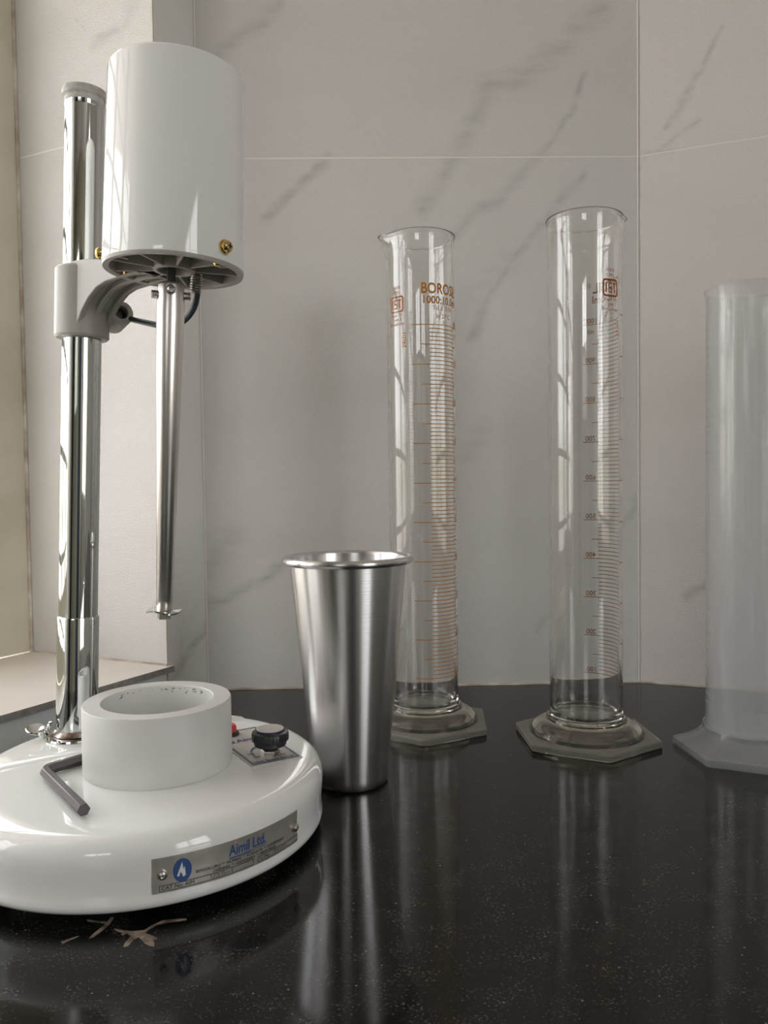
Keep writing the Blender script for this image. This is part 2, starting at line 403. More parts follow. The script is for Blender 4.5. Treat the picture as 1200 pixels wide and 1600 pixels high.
LB = (B - A).length; J = 0.588
wb = wall('wall_back', A, dB, nB, [(-0.02, LB + 0.02, ZF, ZC)])
tile(wb, A, dB, nB, 0, LB, 0.0, J, tile_b); tile(wb, A, dB, nB, 0, LB, J, 1.18, tile_b)
wr = wall('wall_right', B, dR, nR, [(0, 1.45, ZF, ZC)])
for k in (0, 1): tile(wr, B, dR, nR, k * 0.6, k * 0.6 + 0.6, 0.0, J, tile_r, 0.0006); tile(wr, B, dR, nR, k * 0.6, k * 0.6 + 0.6, J, 1.18, tile_r, 0.0006)
uC = (Cc - A).length; WL = 0.98; ZT = 1.45; ZS = 0.0403
wl = wall('wall_left', A, dL, nL, [(0.0, uC, ZF, ZC), (uC, uC + WL, ZF, ZS - 0.012), (uC, uC + WL, ZT, ZC), (uC + WL, 4.4, ZF, ZC)], olive_wall)
tile(wl, A, dL, nL, 0, uC, 0.0, J, tile_l, 0.0008); tile(wl, A, dL, nL, 0, uC, J, 1.18, tile_l, 0.0008)
o_ = tile(wl, A, dL, nL, uC + 0.0005, uC + WL, -0.002, ZS - 0.006, paint_grey); o_.name = 'painted_panel'
# alcove of the window
LV = (W - Cc).length
wv = wall('wall_alcove', Cc, dV, nV, [(0.01, LV + 0.05, ZS - 0.05, ZC)])
tile(wv, Cc, dV, nV, 0.0, LV, ZS, 0.602, tile_v, 0.0008); tile(wv, Cc, dV, nV, 0.0, LV, 0.602, 1.18, tile_v, 0.0008)
mb = MB(); wbox(mb, W, dL, -0.05, WL + 0.1, ZT, ZT + 0.1, 0, 0.30, nL); wbox(mb, W, dL, WL - 0.06, WL + 0.04, ZS, ZT, 0, 0.19, nL)
struct(mb.build('trim_1', plaster, smooth=0))
# window: frame, sill, panes, bars
win = bpy.data.objects.new('window_1', None); C.objects.link(win); win.location = W + Vector((0, 0, ZS)); struct(win)
FW = 0.062
mb = MB(); wbox(mb, W, dL, 0.0, FW, ZS, ZT, -0.05, 0.0, nL); mb.build('window_jamb', cream, win, smooth=0, bevel=0.003)
mb = MB(); wbox(mb, W, dL, FW, WL, ZS, 0.112, -0.05, -0.01, nL); wbox(mb, W, dL, FW, WL, ZT - 0.05, ZT, -0.05, -0.01, nL)
mb.build('window_rail', cream, win, smooth=0, bevel=0.003)
for k in (1, 2):
    uu = FW + k * (WL - FW) / 3; mb = MB(); wbox(mb, W, dL, uu - 0.02, uu + 0.02, 0.112, ZT - 0.05, -0.05, -0.01, nL); mb.build('mullion', cream, win, smooth=0, bevel=0.003)
for k in range(3):
    a0 = FW + k * (WL - FW) / 3 + (0.02 if k else 0); a1 = FW + (k + 1) * (WL - FW) / 3 - 0.02
    mb = MB(); vs = [W + dL * u + nL * -0.03 + Vector((0, 0, z)) for u, z in ((a0, .112), (a1, .112), (a1, ZT - .05), (a0, ZT - .05))]
    mb.add(vs, [(0, 1, 2, 3)]); mb.build('pane', pane_mat, win, smooth=0)
z = 0.153
while z < ZT - 0.08:
    mb = MB(); mb.tube([W + dL * FW + nL * -0.062 + Vector((0, 0, z)), W + dL * WL + nL * -0.062 + Vector((0, 0, z))], 0.007, 8); mb.build('window_bar', bar_mat, win); z += 0.127
# sill slab (cream top, raw grey edge)
ov = 0.006
mb = MB(); sp = [Cc + nL * ov + dL * -0.004, Cc + nL * ov + dL * (WL + 0.05), W + dL * (WL + 0.05), W - dL * 0.0, Cc + nL * 0.0005 - dL * 0.0]
mb.prism([(p.x, p.y) for p in sp], ZS - 0.0065, ZS)
sl = mb.build('window_sill', sill_mat, win, smooth=0)
sl.data.materials.append(sill_edge)
for pl in sl.data.polygons:
    if abs(pl.normal.z) < 0.5: pl.material_index = 1

# caulk line along counter
mb = MB(); mb.tube([A + nB * .0005 + Vector((0, 0, .0005)), B + nB * .0005 + Vector((0, 0, .0005)), B + dR * 1.3 + nR * .0005 + Vector((0, 0, .0005))], 0.0014, 6)
struct(mb.build('trim_2', caulk))
for i_, (p_, t_) in enumerate(((A + (nB + nL) * .0006, .0011), (B + (nB + nR) * .0003, .0010))):
    mb = MB(); mb.tube([p_ + Vector((0, 0, .0)), p_ + Vector((0, 0, 1.2))], t_, 8); struct(mb.build('trim_%d' % (4 + i_), white_grout))
mb = MB(); mb.tube([Cc + nV * .0005 + Vector((0, 0, ZS)), W + nV * .0005 + Vector((0, 0, ZS))], 0.0018, 6)
mb.tube([W + nV * .001 + nL * .001 + Vector((0, 0, ZS)), W + nV * .001 + nL * .001 + Vector((0, 0, 1.2))], 0.0022, 6)
struct(mb.build('trim_3', caulk))

# counter
mb = MB(); RE = B + dR * 1.42
pts = [A, B, RE, Vector((RE.x, -0.06, 0)), A + dL * 1.075]
mb.prism([(p.x, p.y) for p in pts], -0.03, 0.0)
counter = mb.build('counter_top', granite, smooth=0, bevel=0.002); counter['label'] = 'polished black speckled granite worktop under all the lab ware'; counter['category'] = 'worktop'

# rest of the room shell
RX = RE.x; YR = -2.6; XL = -2.15
rear_z0, rear_z1, rx0, rx1 = 0.55, 1.25, -1.10, -0.30  # unseen rear window, added to match the glare in tiles and glass
mb = MB()
for x0, x1, z0, z1 in ((XL, rx0, ZF, ZC), (rx1, RX, ZF, ZC), (rx0, rx1, ZF, rear_z0), (rx0, rx1, rear_z1, ZC)):
    mb.box(((x0 + x1) / 2, YR - 0.05, (z0 + z1) / 2), (x1 - x0, 0.1, z1 - z0))
struct(mb.build('wall_rear', olive_wall, smooth=0))
mb = MB(); mb.box((.62, YR + .03, .18), (.78, .05, 2.04)); struct(mb.build('added_dark_panel_1', dark_panel_mat, smooth=0, bevel=.01))  # unseen dark panels, added to put dark streaks into the reflections
mb = MB(); mb.box((-1.75, YR + .03, .18), (.6, .05, 2.04)); struct(mb.build('added_dark_panel_2', dark_panel_mat, smooth=0, bevel=.01))
mb = MB(); mb.box((-.7, -4.0, .10), (7, .2, 2.0)); struct(mb.build('sky_blocker_wall', sky_blocker_mat, smooth=0))  # unseen wall, added to block low sky and bounce fill light
mb = MB(); sy0, sy1, sz0, sz1 = -2.35, -0.9, 0.10, 1.4  # unseen side window, added for fill light and right-hand reflections
for y0, y1, z0, z1 in ((YR - .1, sy0, ZF, ZC), (sy1, RE.y + .1, ZF, ZC), (sy0, sy1, ZF, sz0), (sy0, sy1, sz1, ZC)):
    mb.box((RX + 0.05, (y0 + y1) / 2, (z0 + z1) / 2), (0.1, y1 - y0, z1 - z0))
struct(mb.build('wall_side', plaster, smooth=0))
mb = MB(); mb.box((-0.3, -0.8, ZC + 0.05), (4.2, 4.2, 0.1)); struct(mb.build('ceiling', plaster, smooth=0))
mb = MB(); mb.box((-0.3, -0.8, ZF - 0.05), (4.2, 4.2, 0.1)); struct(mb.build('floor', floor_mat, smooth=0))
mb = MB()
mb.box(((rx0 + rx1) / 2, YR - 0.03, (rear_z0 + rear_z1) / 2), (0.03, 0.04, rear_z1 - rear_z0)); mb.box(((rx0 + rx1) / 2, YR - 0.03, 0.9), (rx1 - rx0, 0.04, 0.03))
struct(mb.build('window_2', bar_mat, smooth=0))
portal('left_window_daylight', W + dL * (WL / 2) + nL * -0.09 + Vector((0, 0, (ZS + ZT) / 2)), nL, WL, ZT - ZS)
mb = MB(); mb.box((RX + .03, (sy0 + sy1) / 2, (sz0 + sz1) / 2), (.04, .04, sz1 - sz0)); mb.box((RX + .03, (sy0 + sy1) / 2, .85), (.04, sy1 - sy0, .03)); struct(mb.build('added_side_window', bar_mat, smooth=0))
portal('added_side_daylight', (RX + 0.12, (sy0 + sy1) / 2, (sz0 + sz1) / 2), (-1, 0, 0), sy1 - sy0, sz1 - sz0)  # portal for the added side window
portal('rear_window_daylight', ((rx0 + rx1) / 2, YR - 0.12, (rear_z0 + rear_z1) / 2), (0, 1, 0), rx1 - rx0, rear_z1 - rear_z0)

# ------------------------------------------------------------------ high speed stirrer
BC = Vector((-0.16, 0.515, 0))
st = thing('laboratory_stirrer', 'white high speed laboratory stirrer with round base, chrome pole and hanging motor', 'stirrer', BC)
TB = Matrix.Translation(BC)
prof = [(0, .009), (.100, .009), (.104, .006), (.1110, .006), (.1145, .0072), (.1160, .0092), (.1163, .0115), (.1158, .0140), (.1156, .018), (.1160, .024), (.1166, .030), (.1168, .0350), (.1160, .0390), (.1138, .0428), (.1105, .0454), (.106, .0467), (.096, .0472), (.05, .0478), (0, .048)]
base = MB().lathe(prof, TB, 160).build('base', white_enamel, st, smooth=60)
for a in (20, 110, 200, 290):
    MB().lathe([(0, 0), (.008, 0), (.009, .009), (0, .009)], Matrix.Translation(BC + Vector((.085 * cos(rad(a)), .085 * sin(rad(a)), 0))), 20).build('rubber_foot', rubber, st)
# raised platform behind the step
nst = Vector((-.6, .8, 0)); dst = Vector((.8, .6, 0)); rr_ = 0.1035; hc = 0.0444
poly = []; half = math.acos(hc / rr_)
ac = math.atan2(.8, -.6)
for lvl, (rad_, h_, z_) in enumerate(((.1045, .0415, .0462), (.1025, .0444, .0492), (.100, .0465, .0500))):
    hf = math.acos(h_ / rad_); poly.append([(rad_ * cos(ac + t), rad_ * sin(ac + t), z_) for t in [hf - 2 * hf * i / 48 for i in range(49)]])
vs = [BC + Vector(p) for l in poly for p in l]; n = 49
fs = [(l * n + i, l * n + (i + 1) % n, (l + 1) * n + (i + 1) % n, (l + 1) * n + i) for l in (0, 1) for i in range(n)] + [tuple(range(2 * n, 3 * n)), tuple(range(n))[::-1]]
MB().add(vs, fs).build('base_step', white_enamel, st, smooth=60)

ax = Vector((.0396, 0, 1)).normalized()
def poleT(z): return frame(Vector((-.2245, .5639, .049)) + ax * ((z - .049) / ax.z), ax, (1, 0, 0))
T0 = poleT(.049)
def pz(z): return (z - .049) / ax.z
MB().lathe([(0, pz(.052)), (.0143, pz(.052)), (.0143, pz(.1355)), (.0139, pz(.1368)), (.0133, pz(.137)), (.0133, pz(.5015)), (0, pz(.5015))], T0, 64).build('pole', chrome, st)
MB().lathe([(0.0133, pz(.500)), (.0135, pz(.5005)), (.0135, pz(.4945)), (.0133, pz(.494))], T0, 64, closed=True).build('pole_collar', chrome, st)
MB().lathe([(0, pz(.508)), (.0115, pz(.508)), (.0148, pz(.5065)), (.0158, pz(.504)), (.0155, pz(.5015)), (.0136, pz(.5005)), (.0136, pz(.497)), (.0128, pz(.497)), (0, pz(.497))], T0, 48,
           rf=lambda r, z, a: (r * (1 + .02 * sin(3 * a) + .015 * sin(7 * a)) if r > .015 else r, z)).build('pole_cap', cap_plastic, st)
fl = MB().lathe([(0, .0495), (.0215, .0495), (.0222, .0503), (.0218, .0515), (.0175, .0520), (0, .0522)], Matrix.Translation(Vector((-.2245, .5639, 0))), 48).build('pole_flange', chrome, st)
MB().lathe([(.0143, .0522), (.0170, .0524), (.0160, .0537), (.0148, .0556), (.0143, .056)], Matrix.Translation(Vector((-.2243, .5639, 0))), 40, closed=True,
           rf=lambda r, z, a: (r * (1 + .015 * sin(9 * a) + .01 * sin(23 * a)), z)).build('weld_bead', chrome_rusty, fl)
# wing screw on the flange
Tw = frame((-.2445, .556, .0525), (-.25, -.35, 1), (1, 0, 0))
mb = MB().lathe([(0, 0), (.0035, 0), (.0035, .003), (.0022, .0035), (.0022, .006), (0, .006)], Tw, 16)
mb.lathe([(0, -.0011), (.0055, -.0008), (.006, 0), (.0055, .0008), (0, .0011)], Tw @ Matrix.Translation((-.0035, 0, .006)) @ Matrix.Rotation(rad(25), 4, 'Y') @ Matrix.Scale(1.25, 4, (1, 0, 0)), 20)
mb.lathe([(0, -.001), (.003, -.0008), (.0035, 0), (.003, .0008), (0, .001)], Tw @ Matrix.Translation((.006, .001, .006)) @ Matrix.Rotation(rad(-60), 4, 'Y'), 16)
mb.build('wing_screw', chrome, st)

# head: local frame, origin bottom centre of motor, x towards the pole
MO = Vector((-.1312, .505, .3660))
TH = frame(MO, ax, (-.805, .593, 0))
def camang(off):  # angle (local frame) of a direction given as degrees from the camera direction, + = image right
    v = Vector((.1325, -.505, 0)).normalized(); v.rotate(Matrix.Rotation(rad(off), 3, 'Z').to_euler())
    l = TH.to_3x3().inverted() @ v; return math.atan2(l.y, l.x)
hs = MB().lathe([(.0420, .0), (.0436, .0), (.0437, .0010), (.0436, .004), (.0420, .1175), (.0417, .1186), (.0409, .1194), (.0395, .1197), (0, .1205), (0, .118), (.039, .117), (.0410, .114)], TH, 128, closed=True).build('motor_housing', white_enamel, st, smooth=50)
cst = MB().lathe([(0, .0105), (.0100, .0105), (.0100, .000), (.0106, -.0012), (.0128, -.0012), (.0134, 0), (.0134, .0145), (.0385, .0145), (.0390, .0), (.0394, -.0016), (.0430, -.0020), (.0434, -.0012), (.0434, .0008), (.0418, .0008), (.0418, .018), (0, .018)], TH, 96).build('motor_end_casting', cast_grey, st)
for k in range(9):
    a = 2 * pi * k / 9 + camang(0) + rad(8)
    MB().box((.0262, 0, .0068), (.0272, .0015, .0150), TH @ Matrix.Rotation(a, 4, 'Z')).build('rib', cast_grey, cst, smooth=0, bevel=.0004)
for off in (48, -120):
    T = TH @ Matrix.Rotation(camang(off), 4, 'Z') @ Matrix.Translation((.0345, 0, 0))
    MB().lathe([(0, .001), (.0035, .001), (.004, .002), (.004, .013), (0, .013)], T, 24).build('screw_boss', cast_grey, cst)
    MB().lathe([(0, -.0016), (.0018, -.0012), (.0026, 0), (.0026, .001), (0, .001)], T, 20).build('brass_screw', brass, cst)
for off in (-62, -72, 62):
    T = TH @ Matrix.Rotation(camang(off), 4, 'Z')
    MB().box((.0355, 0, .004), (.010, .0022, .008), T).build('cooling_slot_rib', cast_grey, cst, smooth=0, bevel=.0004)

def bolt(mb, T, r, h):
    mb.lathe([(0, -.002), (r * 1.15, -.002), (r * 1.15, .0006), (r * 1.0, .0006), (r * 1.0, h * .45), (r * .85, h * .8), (r * .45, h), (r * .45, h * .7), (0, h * .7)], T, 28)
    return mb
for off in (42, -100):
    a = camang(off); T = TH @ Matrix.Rotation(a, 4, 'Z') @ Matrix.Translation((.0436, 0, .0080)) @ Matrix.Rotation(pi / 2, 4, 'Y')
    mb = MB().lathe([(0, -.001), (.0044, -.001), (.0044, .0012), (.0034, .0012), (.0038, .0020), (.0036, .0034), (.0026, .0048), (.0010, .0052), (0, .0044)], T, 28)
    b_ = mb.build('brass_bolt', brass, hs)
    mb = MB().box((0, 0, .0048), (.0034, .0007, .0010), T).box((0, 0, .0048), (.0007, .0034, .0010), T); mb.build('cross_slot', black_plastic, hs, smooth=0)

# bracket: clamp sleeve + arched arm with three flanges
sl_ = MB()
zc0, zc1 = -.0325, .0165
Tc = poleT(.3665)
sl_.lathe([(.0134, zc0), (.0172, zc0), (.0184, zc0 + .0015), (.0184, zc1 - .0015), (.0172, zc1), (.0134, zc1)], Tc, 64, closed=True)
cl_ = sl_.build('clamp_sleeve', cast_grey, st)
def arm_poly(off):
    a0 = [(.090, .0160), (.075, .0150), (.0455, .0100), (.0455, .0005), (.034, .0005), (.020, -.0005)]
    arc = [(.020, -.0018), (.042, -.0022), (.055, -.0030), (.0645, -.0056), (.0735, -.0112), (.0810, -.0190), (.0862, -.0270), (.0878, -.0330)]
    if off: arc = [(x + off * (.25 + .75 * i / 7), z + off * (1 - .7 * i / 7)) for i, (x, z) in enumerate(arc)]; arc[0] = (.020, -.0018 + .001)
    return a0 + arc + [(.096, -.0330), (.096, .0160)]
# local plane x-z : prism along y
def arm_T(): return TH @ Matrix(((1, 0, 0, 0), (0, 0, -1, 0), (0, 1, 0, 0), (0, 0, 0, 1)))
web = MB().prism(arm_poly(.0045), -.0100, .0100, arm_T()); web.build('bracket_arm', cast_grey, st, smooth=0, bevel=.0006)
for y in (-.0112, 0, .0112):
    MB().prism(arm_poly(0), y - .0019, y + .0019, arm_T()).build('arm_flange', cast_grey, st, smooth=30, bevel=.0009)
# boss with bore on the arm side, cable
bdir = Vector((.55, -.83, .12)).normalized()
Tb = frame(Vector((-.1885, .571, .3525)), bdir, (0, 0, 1))
MB().lathe([(.0046, -.018), (.0085, -.018), (.0088, .004), (.0080, .0062), (.0062, .0068), (.0048, .0060)], Tb, 40, closed=True).build('clamp_boss', cast_grey, st)
MB().lathe([(0, -.016), (.0046, -.016), (.0046, .001), (.0030, .0015), (.0026, -.001), (0, -.001)], Tb, 24).build('clamp_screw', black_steel, st)
cab = []
P0 = [(-.1860, .575, .3515), (-.176, .566, .3475), (-.165, .556, .3435), (-.153, .546, .3395), (-.142, .538, .3375), (-.132, .531, .3395), (-.1245, .525, .3455), (-.1205, .520, .3535), (-.1195, .518, .3640), (-.1195, .518, .372)]
def crom(P, m=6):
    P = [Vector(p) for p in P]; out = []
    for i in range(len(P) - 1):
        a, b, c, d = P[max(i - 1, 0)], P[i], P[i + 1], P[min(i + 2, len(P) - 1)]
        for k in range(m):
            t = k / m; out.append(.5 * ((2 * b) + (c - a) * t + (2 * a - 5 * b + 4 * c - d) * t * t + (3 * b - a - 3 * c + d) * t ** 3))
    return out + [P[-1]]
MB().tube(crom(P0), .0021, 12).build('motor_cable', cable_mat, st)
TM = frame(Vector((-.1200, .516, .3620)), (0.1, 0, 1), (1, 0, 0))
MB().lathe([(0, -.008)] + [(.0032 + (.0006 if k % 2 else 0), -.008 + k * .0008) for k in range(20)] + [(0, .008)], TM, 20).build('cable_gland', steel_dull, st)

# spindle
sa = Vector((.0432, 0, 1)).normalized()
TS = frame(Vector((-.1333, .505, .3600)), sa, (1, 0, 0))
MB().lathe([(0, -.006), (.0028, -.006), (.0028, .018), (0, .018)], TS, 6).build('motor_shaft', black_steel, st, smooth=0)
sp_ = MB().lathe([(.0029, -.0028), (.0072, -.0028), (.0080, -.0034), (.0082, -.0045), (.0088, -.021), (.0050, -.2105), (.0045, -.2112), (0, -.2112), (0, -.010), (.0029, -.010)], TS, 64).build('spindle', spindle_steel, st, smooth=50)
def screw_profile(r, L, nt=9): return [(0, 0)] + [(r * (1 if k % 2 else .84), L * k / (2 * nt)) for k in range(2 * nt + 1)] + [(0, L)]
for off in (-84, 96):
    v = Vector((.1325, -.505, 0)).normalized(); v.rotate(Matrix.Rotation(rad(off), 3, 'Z').to_euler())
    MB().lathe(screw_profile(.0027, .0120), frame(Vector((-.1336, .505, .3500)), v, (0, 0, 1)), 20).build('set_screw', steel_dull, st)
v = Vector((.1325, -.505, 0)).normalized()
Tf = frame(Vector((-.1336, .505, .3515)) + v * .0070, v, (0, 0, 1))
MB().lathe([(0, 0), (.0030, 0), (.0030, .0024), (.0022, .0028), (.0016, .0026), (.0015, .0012), (0, .0012)], Tf, 24).build('set_screw', steel_dull, st)
# impeller: wavy disc and nut
def rfw(r, z, a): return (r, z + (.0009 * sin(3 * a + 1.0) * (r / .0112) ** 2))
MB().lathe([(0, -.2112), (.006, -.2112), (.0095, -.2112), (.0114, -.2112), (.0114, -.2122), (.0095, -.2122), (.006, -.2122), (0, -.2122)], TS, 48, rf=rfw).build('impeller_disc', chrome, st)
MB().lathe([(0, -.2122), (.0040, -.2122), (.0044, -.2128), (.0044, -.2164), (.0038, -.2170), (0, -.2170)], TS, 6).build('impeller_nut', steel_dull, st, smooth=0, bevel=.0002)

# cup holder ring
RC = Vector((-.149, .5085, 0))
MB().lathe([(.0350, .0485), (.0466, .0478), (.0470, .0490), (.0468, .0896), (.0462, .0905), (.0356, .0905), (.0350, .0898)], Matrix.Translation(RC), 128, closed=True).build('cup_holder_ring', matte_white, st, smooth=40)
random.seed(11)
mb = MB()
for k in range(34):   # chipped dark marks along inner lip
    a = rad(random.uniform(40, 150)); z_ = .0885 - abs(random.gauss(0, .0012)); s_ = random.uniform(.0002, .0007)
    T = Matrix.Translation(RC) @ Matrix.Rotation(a, 4, 'Z') @ Matrix.Translation((.03498, 0, z_))
    mb.add([T @ Vector(p) for p in ((0, -s_ * 2, 0), (0, s_ * .3, -s_), (0, s_ * 2.4, .0001), (0, 0, s_ * .8))], [(0, 1, 2, 3)])
mb.build('paint_chips', ink_grey, st, smooth=0)['kind'] = 'stuff'

# control panel
F0 = Vector((-.0868, .4996, 0)); fa = Vector((.845, .535, 0)); ga = Vector((-.535, .845, 0))
def topz(p):
    r = (p - BC).length
    zs = [(0, .048), (.05, .0478), (.096, .0472), (.106, .0467), (.1105, .0454), (.1138, .0428)]
    for (r0_, z0_), (r1_, z1_) in zip(zs[:-1], zs[1:]):
        if r <= r1_: return z0_ + (z1_ - z0_) * (r - r0_) / (r1_ - r0_)
    return .041
def pan(a, b, h=.0004):
    p = F0 + fa * a * .001 + ga * b * .001; return Vector((p.x, p.y, topz(p) + h))
mb = MB(); vs = []; fs = []
for lv in (.0002, .0006):
    for i in range(7):
        for j in range(13): vs.append(pan(36 * i / 6, 78 * j / 12, lv))
for l in (0, 1):
    for i in range(6):
        for j in range(12):
            q = l * 91 + i * 13 + j; fs.append((q, q + 13, q + 14, q + 1))
bd = [i * 13 for i in range(7)] + [78 + j for j in range(1, 13)] + [i * 13 + 12 for i in range(5, -1, -1)] + list(range(11, 0, -1))
for a, b in zip(bd, bd[1:] + bd[:1]): fs.append((a, b, b + 91, a + 91))
pn_ = mb.add(vs, fs).build('control_panel', sticker, st, smooth=30)
def pput(lst, name, m, h=.0008):
    mb = MB()
    for fl in lst: put(mb, fl, lambda x, y: pan(x, y, h))
    return mb.build(name, m, pn_, smooth=0)
def fr(x0, y0, x1, y1, w_):
    return [rectstrip(x0, y0, x1, y0 + w_, 8), rectstrip(x0, y1 - w_, x1, y1, 8), rectstrip(x0, y0 + w_, x0 + w_, y1 - w_, 1), rectstrip(x1 - w_, y0 + w_, x1, y1 - w_, 1)]
def frl(x0, y0, x1, y1, w_):
    o = []
    for f in fr(x0, y0, x1, y1, w_)[:2]: o.append(f)
    for xa in (x0, x1 - w_):
        for k in range(10):
            ya = y0 + (y1 - y0) * k / 10; o.append(rectstrip(xa, ya, xa + w_, ya + (y1 - y0) / 10))
    return o
pput(frl(1.2, 1.2, 34.8, 76.5, .8), 'border', ink_blue); pput(frl(2.6, 2.6, 33.4, 75.0, .3), 'border', ink_blue)
def tx(s, h, x, y, **k):
    vs, fs, w_ = text2d(s, h, **k); return [(a + x, b + y) for a, b in vs], fs
def txc(s, h, x, y, **k):
    vs, fs, w_ = text2d(s, h, **k); return [(a + x - w_ / 2, b + y) for a, b in vs], fs
pput([tx('Aimil', 6.0, 9.5, 49.5, bold=.03, width=17)], 'lettering', ink_blue)
pput([tx('INSTRUMENTATION & TECHNOLOGIES', 1.4, 9.5, 45.5, width=19)], 'lettering', ink_orange)
circ = [(6 + 2.6 * cos(t * pi / 12), 51.9 + 3.6 * sin(t * pi / 12)) for t in range(24)]
pput([(circ, [tuple(range(24))])], 'emblem', ink_blue)
arc_i = [(20.3 + 11 * cos(rad(t)), 18 + 15 * sin(rad(t))) for t in range(80, 191, 10)]
arc_o = [(20.3 + (12.6 - .1 * i) * cos(rad(t)), 18 + 17 * sin(rad(t))) for i, t in enumerate(range(80, 191, 10))]
pput([(arc_i + arc_o, [(i, i + 1, 13 + i, 12 + i) for i in range(11)])], 'dial_arc', ink_blue)
pput([tx('ON', 2.2, 6, 21, bold=.01), tx('OFF', 2.2, 6.5, 13, bold=.01), tx('SPEED', 2.6, 18.5, 9.0, bold=.01)], 'lettering', ink_black)
pput([tx('High Speed Stirrer', 3.0, 3.6, 3.6, bold=.02, width=28.5)], 'lettering', ink_blue)
# knob
KC = pan(20.3, 16.8); TK = Matrix.Translation(Vector((KC.x, KC.y, topz(Vector((KC.x, KC.y, 0))))))
MB().lathe([(0, 0), (.0066, 0), (.0066, .0032), (.0060, .0036), (0, .0036)], TK, 6).build('knob_nut', steel_dull, st, smooth=0, bevel=.0003)
kb = MB().lathe([(0, .0030), (.0045, .0030), (.0050, .0052), (.0105, .0066), (.0108, .0070), (.0108, .0092), (.0122, .0098), (.0125, .0104), (.0124, .0148), (.0119, .0155), (.0100, .0160), (.0094, .0172), (0, .0172)], TK, 96,
           rf=lambda r, z, a: (r * (1 - (.02 * (0.5 + 0.5 * cos(24 * a))) * (1 if r > .0115 else 0)), z)).build('speed_knob', black_plastic, st)
MB().lathe([(0, .0171), (.0090, .0171), (.0092, .0175), (.0088, .0179), (0, .0180)], TK, 48).build('knob_cap', mat('brushed_cap', (.62, .58, .54), .35, .1), kb)
SC_ = pan(12.2, 70.1); TKs = Matrix.Translation(SC_)
sw = MB().lathe([(0, -.002), (.0068, -.002), (.0070, .0010), (.0062, .0024), (.0052, .0026), (0, .0026)], TKs, 40).build('switch_bezel', black_plastic, st)
MB().lathe([(0, .0022), (.0050, .0022), (.0048, .0062), (.0040, .0076), (0, .0080)], TKs, 32).build('red_switch', red_plastic, sw)

# nameplate wrapped on the base wall
th0, th1 = rad(-71.8), rad(-25.6); RP = .1170; SL = RP * (th1 - th0) * 1000
def npz(t): return .0153 + t * .001
def rwall(z_):
    zs = [(.0115, .1163), (.014, .1158), (.018, .1158), (.024, .1160), (.030, .1166), (.035, .1168), (.039, .1160)]
    for (a, ra), (b, rb) in zip(zs[:-1], zs[1:]):
        if z_ <= b: return ra + (rb - ra) * (z_ - a) / (b - a)
    return .113
def npt(s_, t, h=.0006):
    a = th0 + s_ * .001 / RP; z_ = npz(t); r = max(rwall(z_), .1164) + h; return BC + Vector((r * cos(a), r * sin(a), z_))
vs = []; fs = []; ns, ntt = 40, 6; H_ = 19.0
for lv in (-.0012, .0005):
    for i in range(ns + 1):
        for j in range(ntt + 1): vs.append(npt(SL * i / ns, H_ * j / ntt, lv))
m1 = (ns + 1) * (ntt + 1)
for l in (0, 1):
    for i in range(ns):
        for j in range(ntt):
            q = l * m1 + i * (ntt + 1) + j; fs.append((q, q + ntt + 1, q + ntt + 2, q + 1))
bd = [i * (ntt + 1) for i in range(ns + 1)] + [ns * (ntt + 1) + j for j in range(1, ntt + 1)] + [i * (ntt + 1) + ntt for i in range(ns - 1, -1, -1)] + list(range(ntt - 1, 0, -1))
for a, b in zip(bd, bd[1:] + bd[:1]): fs.append((a, b, b + m1, a + m1))
npo = MB().add(vs, fs).build('nameplate', plate_mat, st, smooth=30)
def nput(lst, name, m, h=.0008):
    mb = MB()
    for fl in lst: put(mb, fl, lambda x, y: npt(x, y, h))
    return mb.build(name, m, npo, smooth=0)
nput([tx('Aimil Ltd.', 6.2, 41.5, 10.6, width=24.5, bold=.012), rectstrip(41.5, 9.4, 66.5, 9.75, 8), rectstrip(41.5, 8.9, 55.5, 9.25, 6)], 'lettering', ink_blue)
nput([([(45.6 + .55 * cos(t), 17.6 + .55 * sin(t)) for t in [k * pi / 4 for k in range(8)]], [tuple(range(8))])], 'red_dot', ink_orange)
nput([tx('BENGALURU  *  MUMBAI  *  KOLKATA  *  HYDERABAD', 1.6, 22.7, 6.9, width=58), tx('CHENNAI  *  VADODARA  *  NEW DELHI', 1.6, 32, 4.7, width=41.5),
      tx('CAT No. AIM', 2.0, 4.6, 1.7, width=17), tx('Sr. No.', 1.7, 61.5, 1.9, width=7.5)], 'lettering', ink_black)
nput([tx('056-1', 2.6, 30.5, 1.7, width=13, bold=0)], 'stamped_number', ink_grey); nput([tx('20101', 2.3, 72, 1.8, width=11)], 'stamped_number', ink_grey)
def frs(x0, y0, x1, y1, w_): return [rectstrip(x0, y0, x1, y0 + w_, 12), rectstrip(x0, y1 - w_, x1, y1, 12), rectstrip(x0, y0, x0 + w_, y1), rectstrip(x1 - w_, y0, x1, y1)]
nput(frs(3.4, .9, 57, 4.3, .28) + frs(60, .9, 94.5, 4.3, .28), 'box_outline', ink_black)
lx, ly = 15.5, 10.3
nput([([(lx + 4.9 * cos(k * pi / 20), ly + 6.4 * sin(k * pi / 20)) for k in range(40)], [tuple(range(40))])], 'emblem', ink_blue, .0007)
nput([([(lx + a, ly + b) for a, b in ((-3.0, -2.6), (-.2, 4.8), (.5, .5), (1.2, 2.2), (1.6, -2.8), (.2, -3.5), (-.3, -1.8), (-1.2, -.6), (-1.7, -2.8))], [tuple(range(9))])], 'emblem_peak', ink_white, .0010)
for s_, t_ in ((5.2, 9.8), (91.5, 9.4)):
    p = npt(s_, t_, 0); d_ = (p - BC); d_.z = 0
    bolt(MB(), frame(p, d_, (0, 0, 1)), .0024, .0028).build('nameplate_screw', steel_dull, npo)

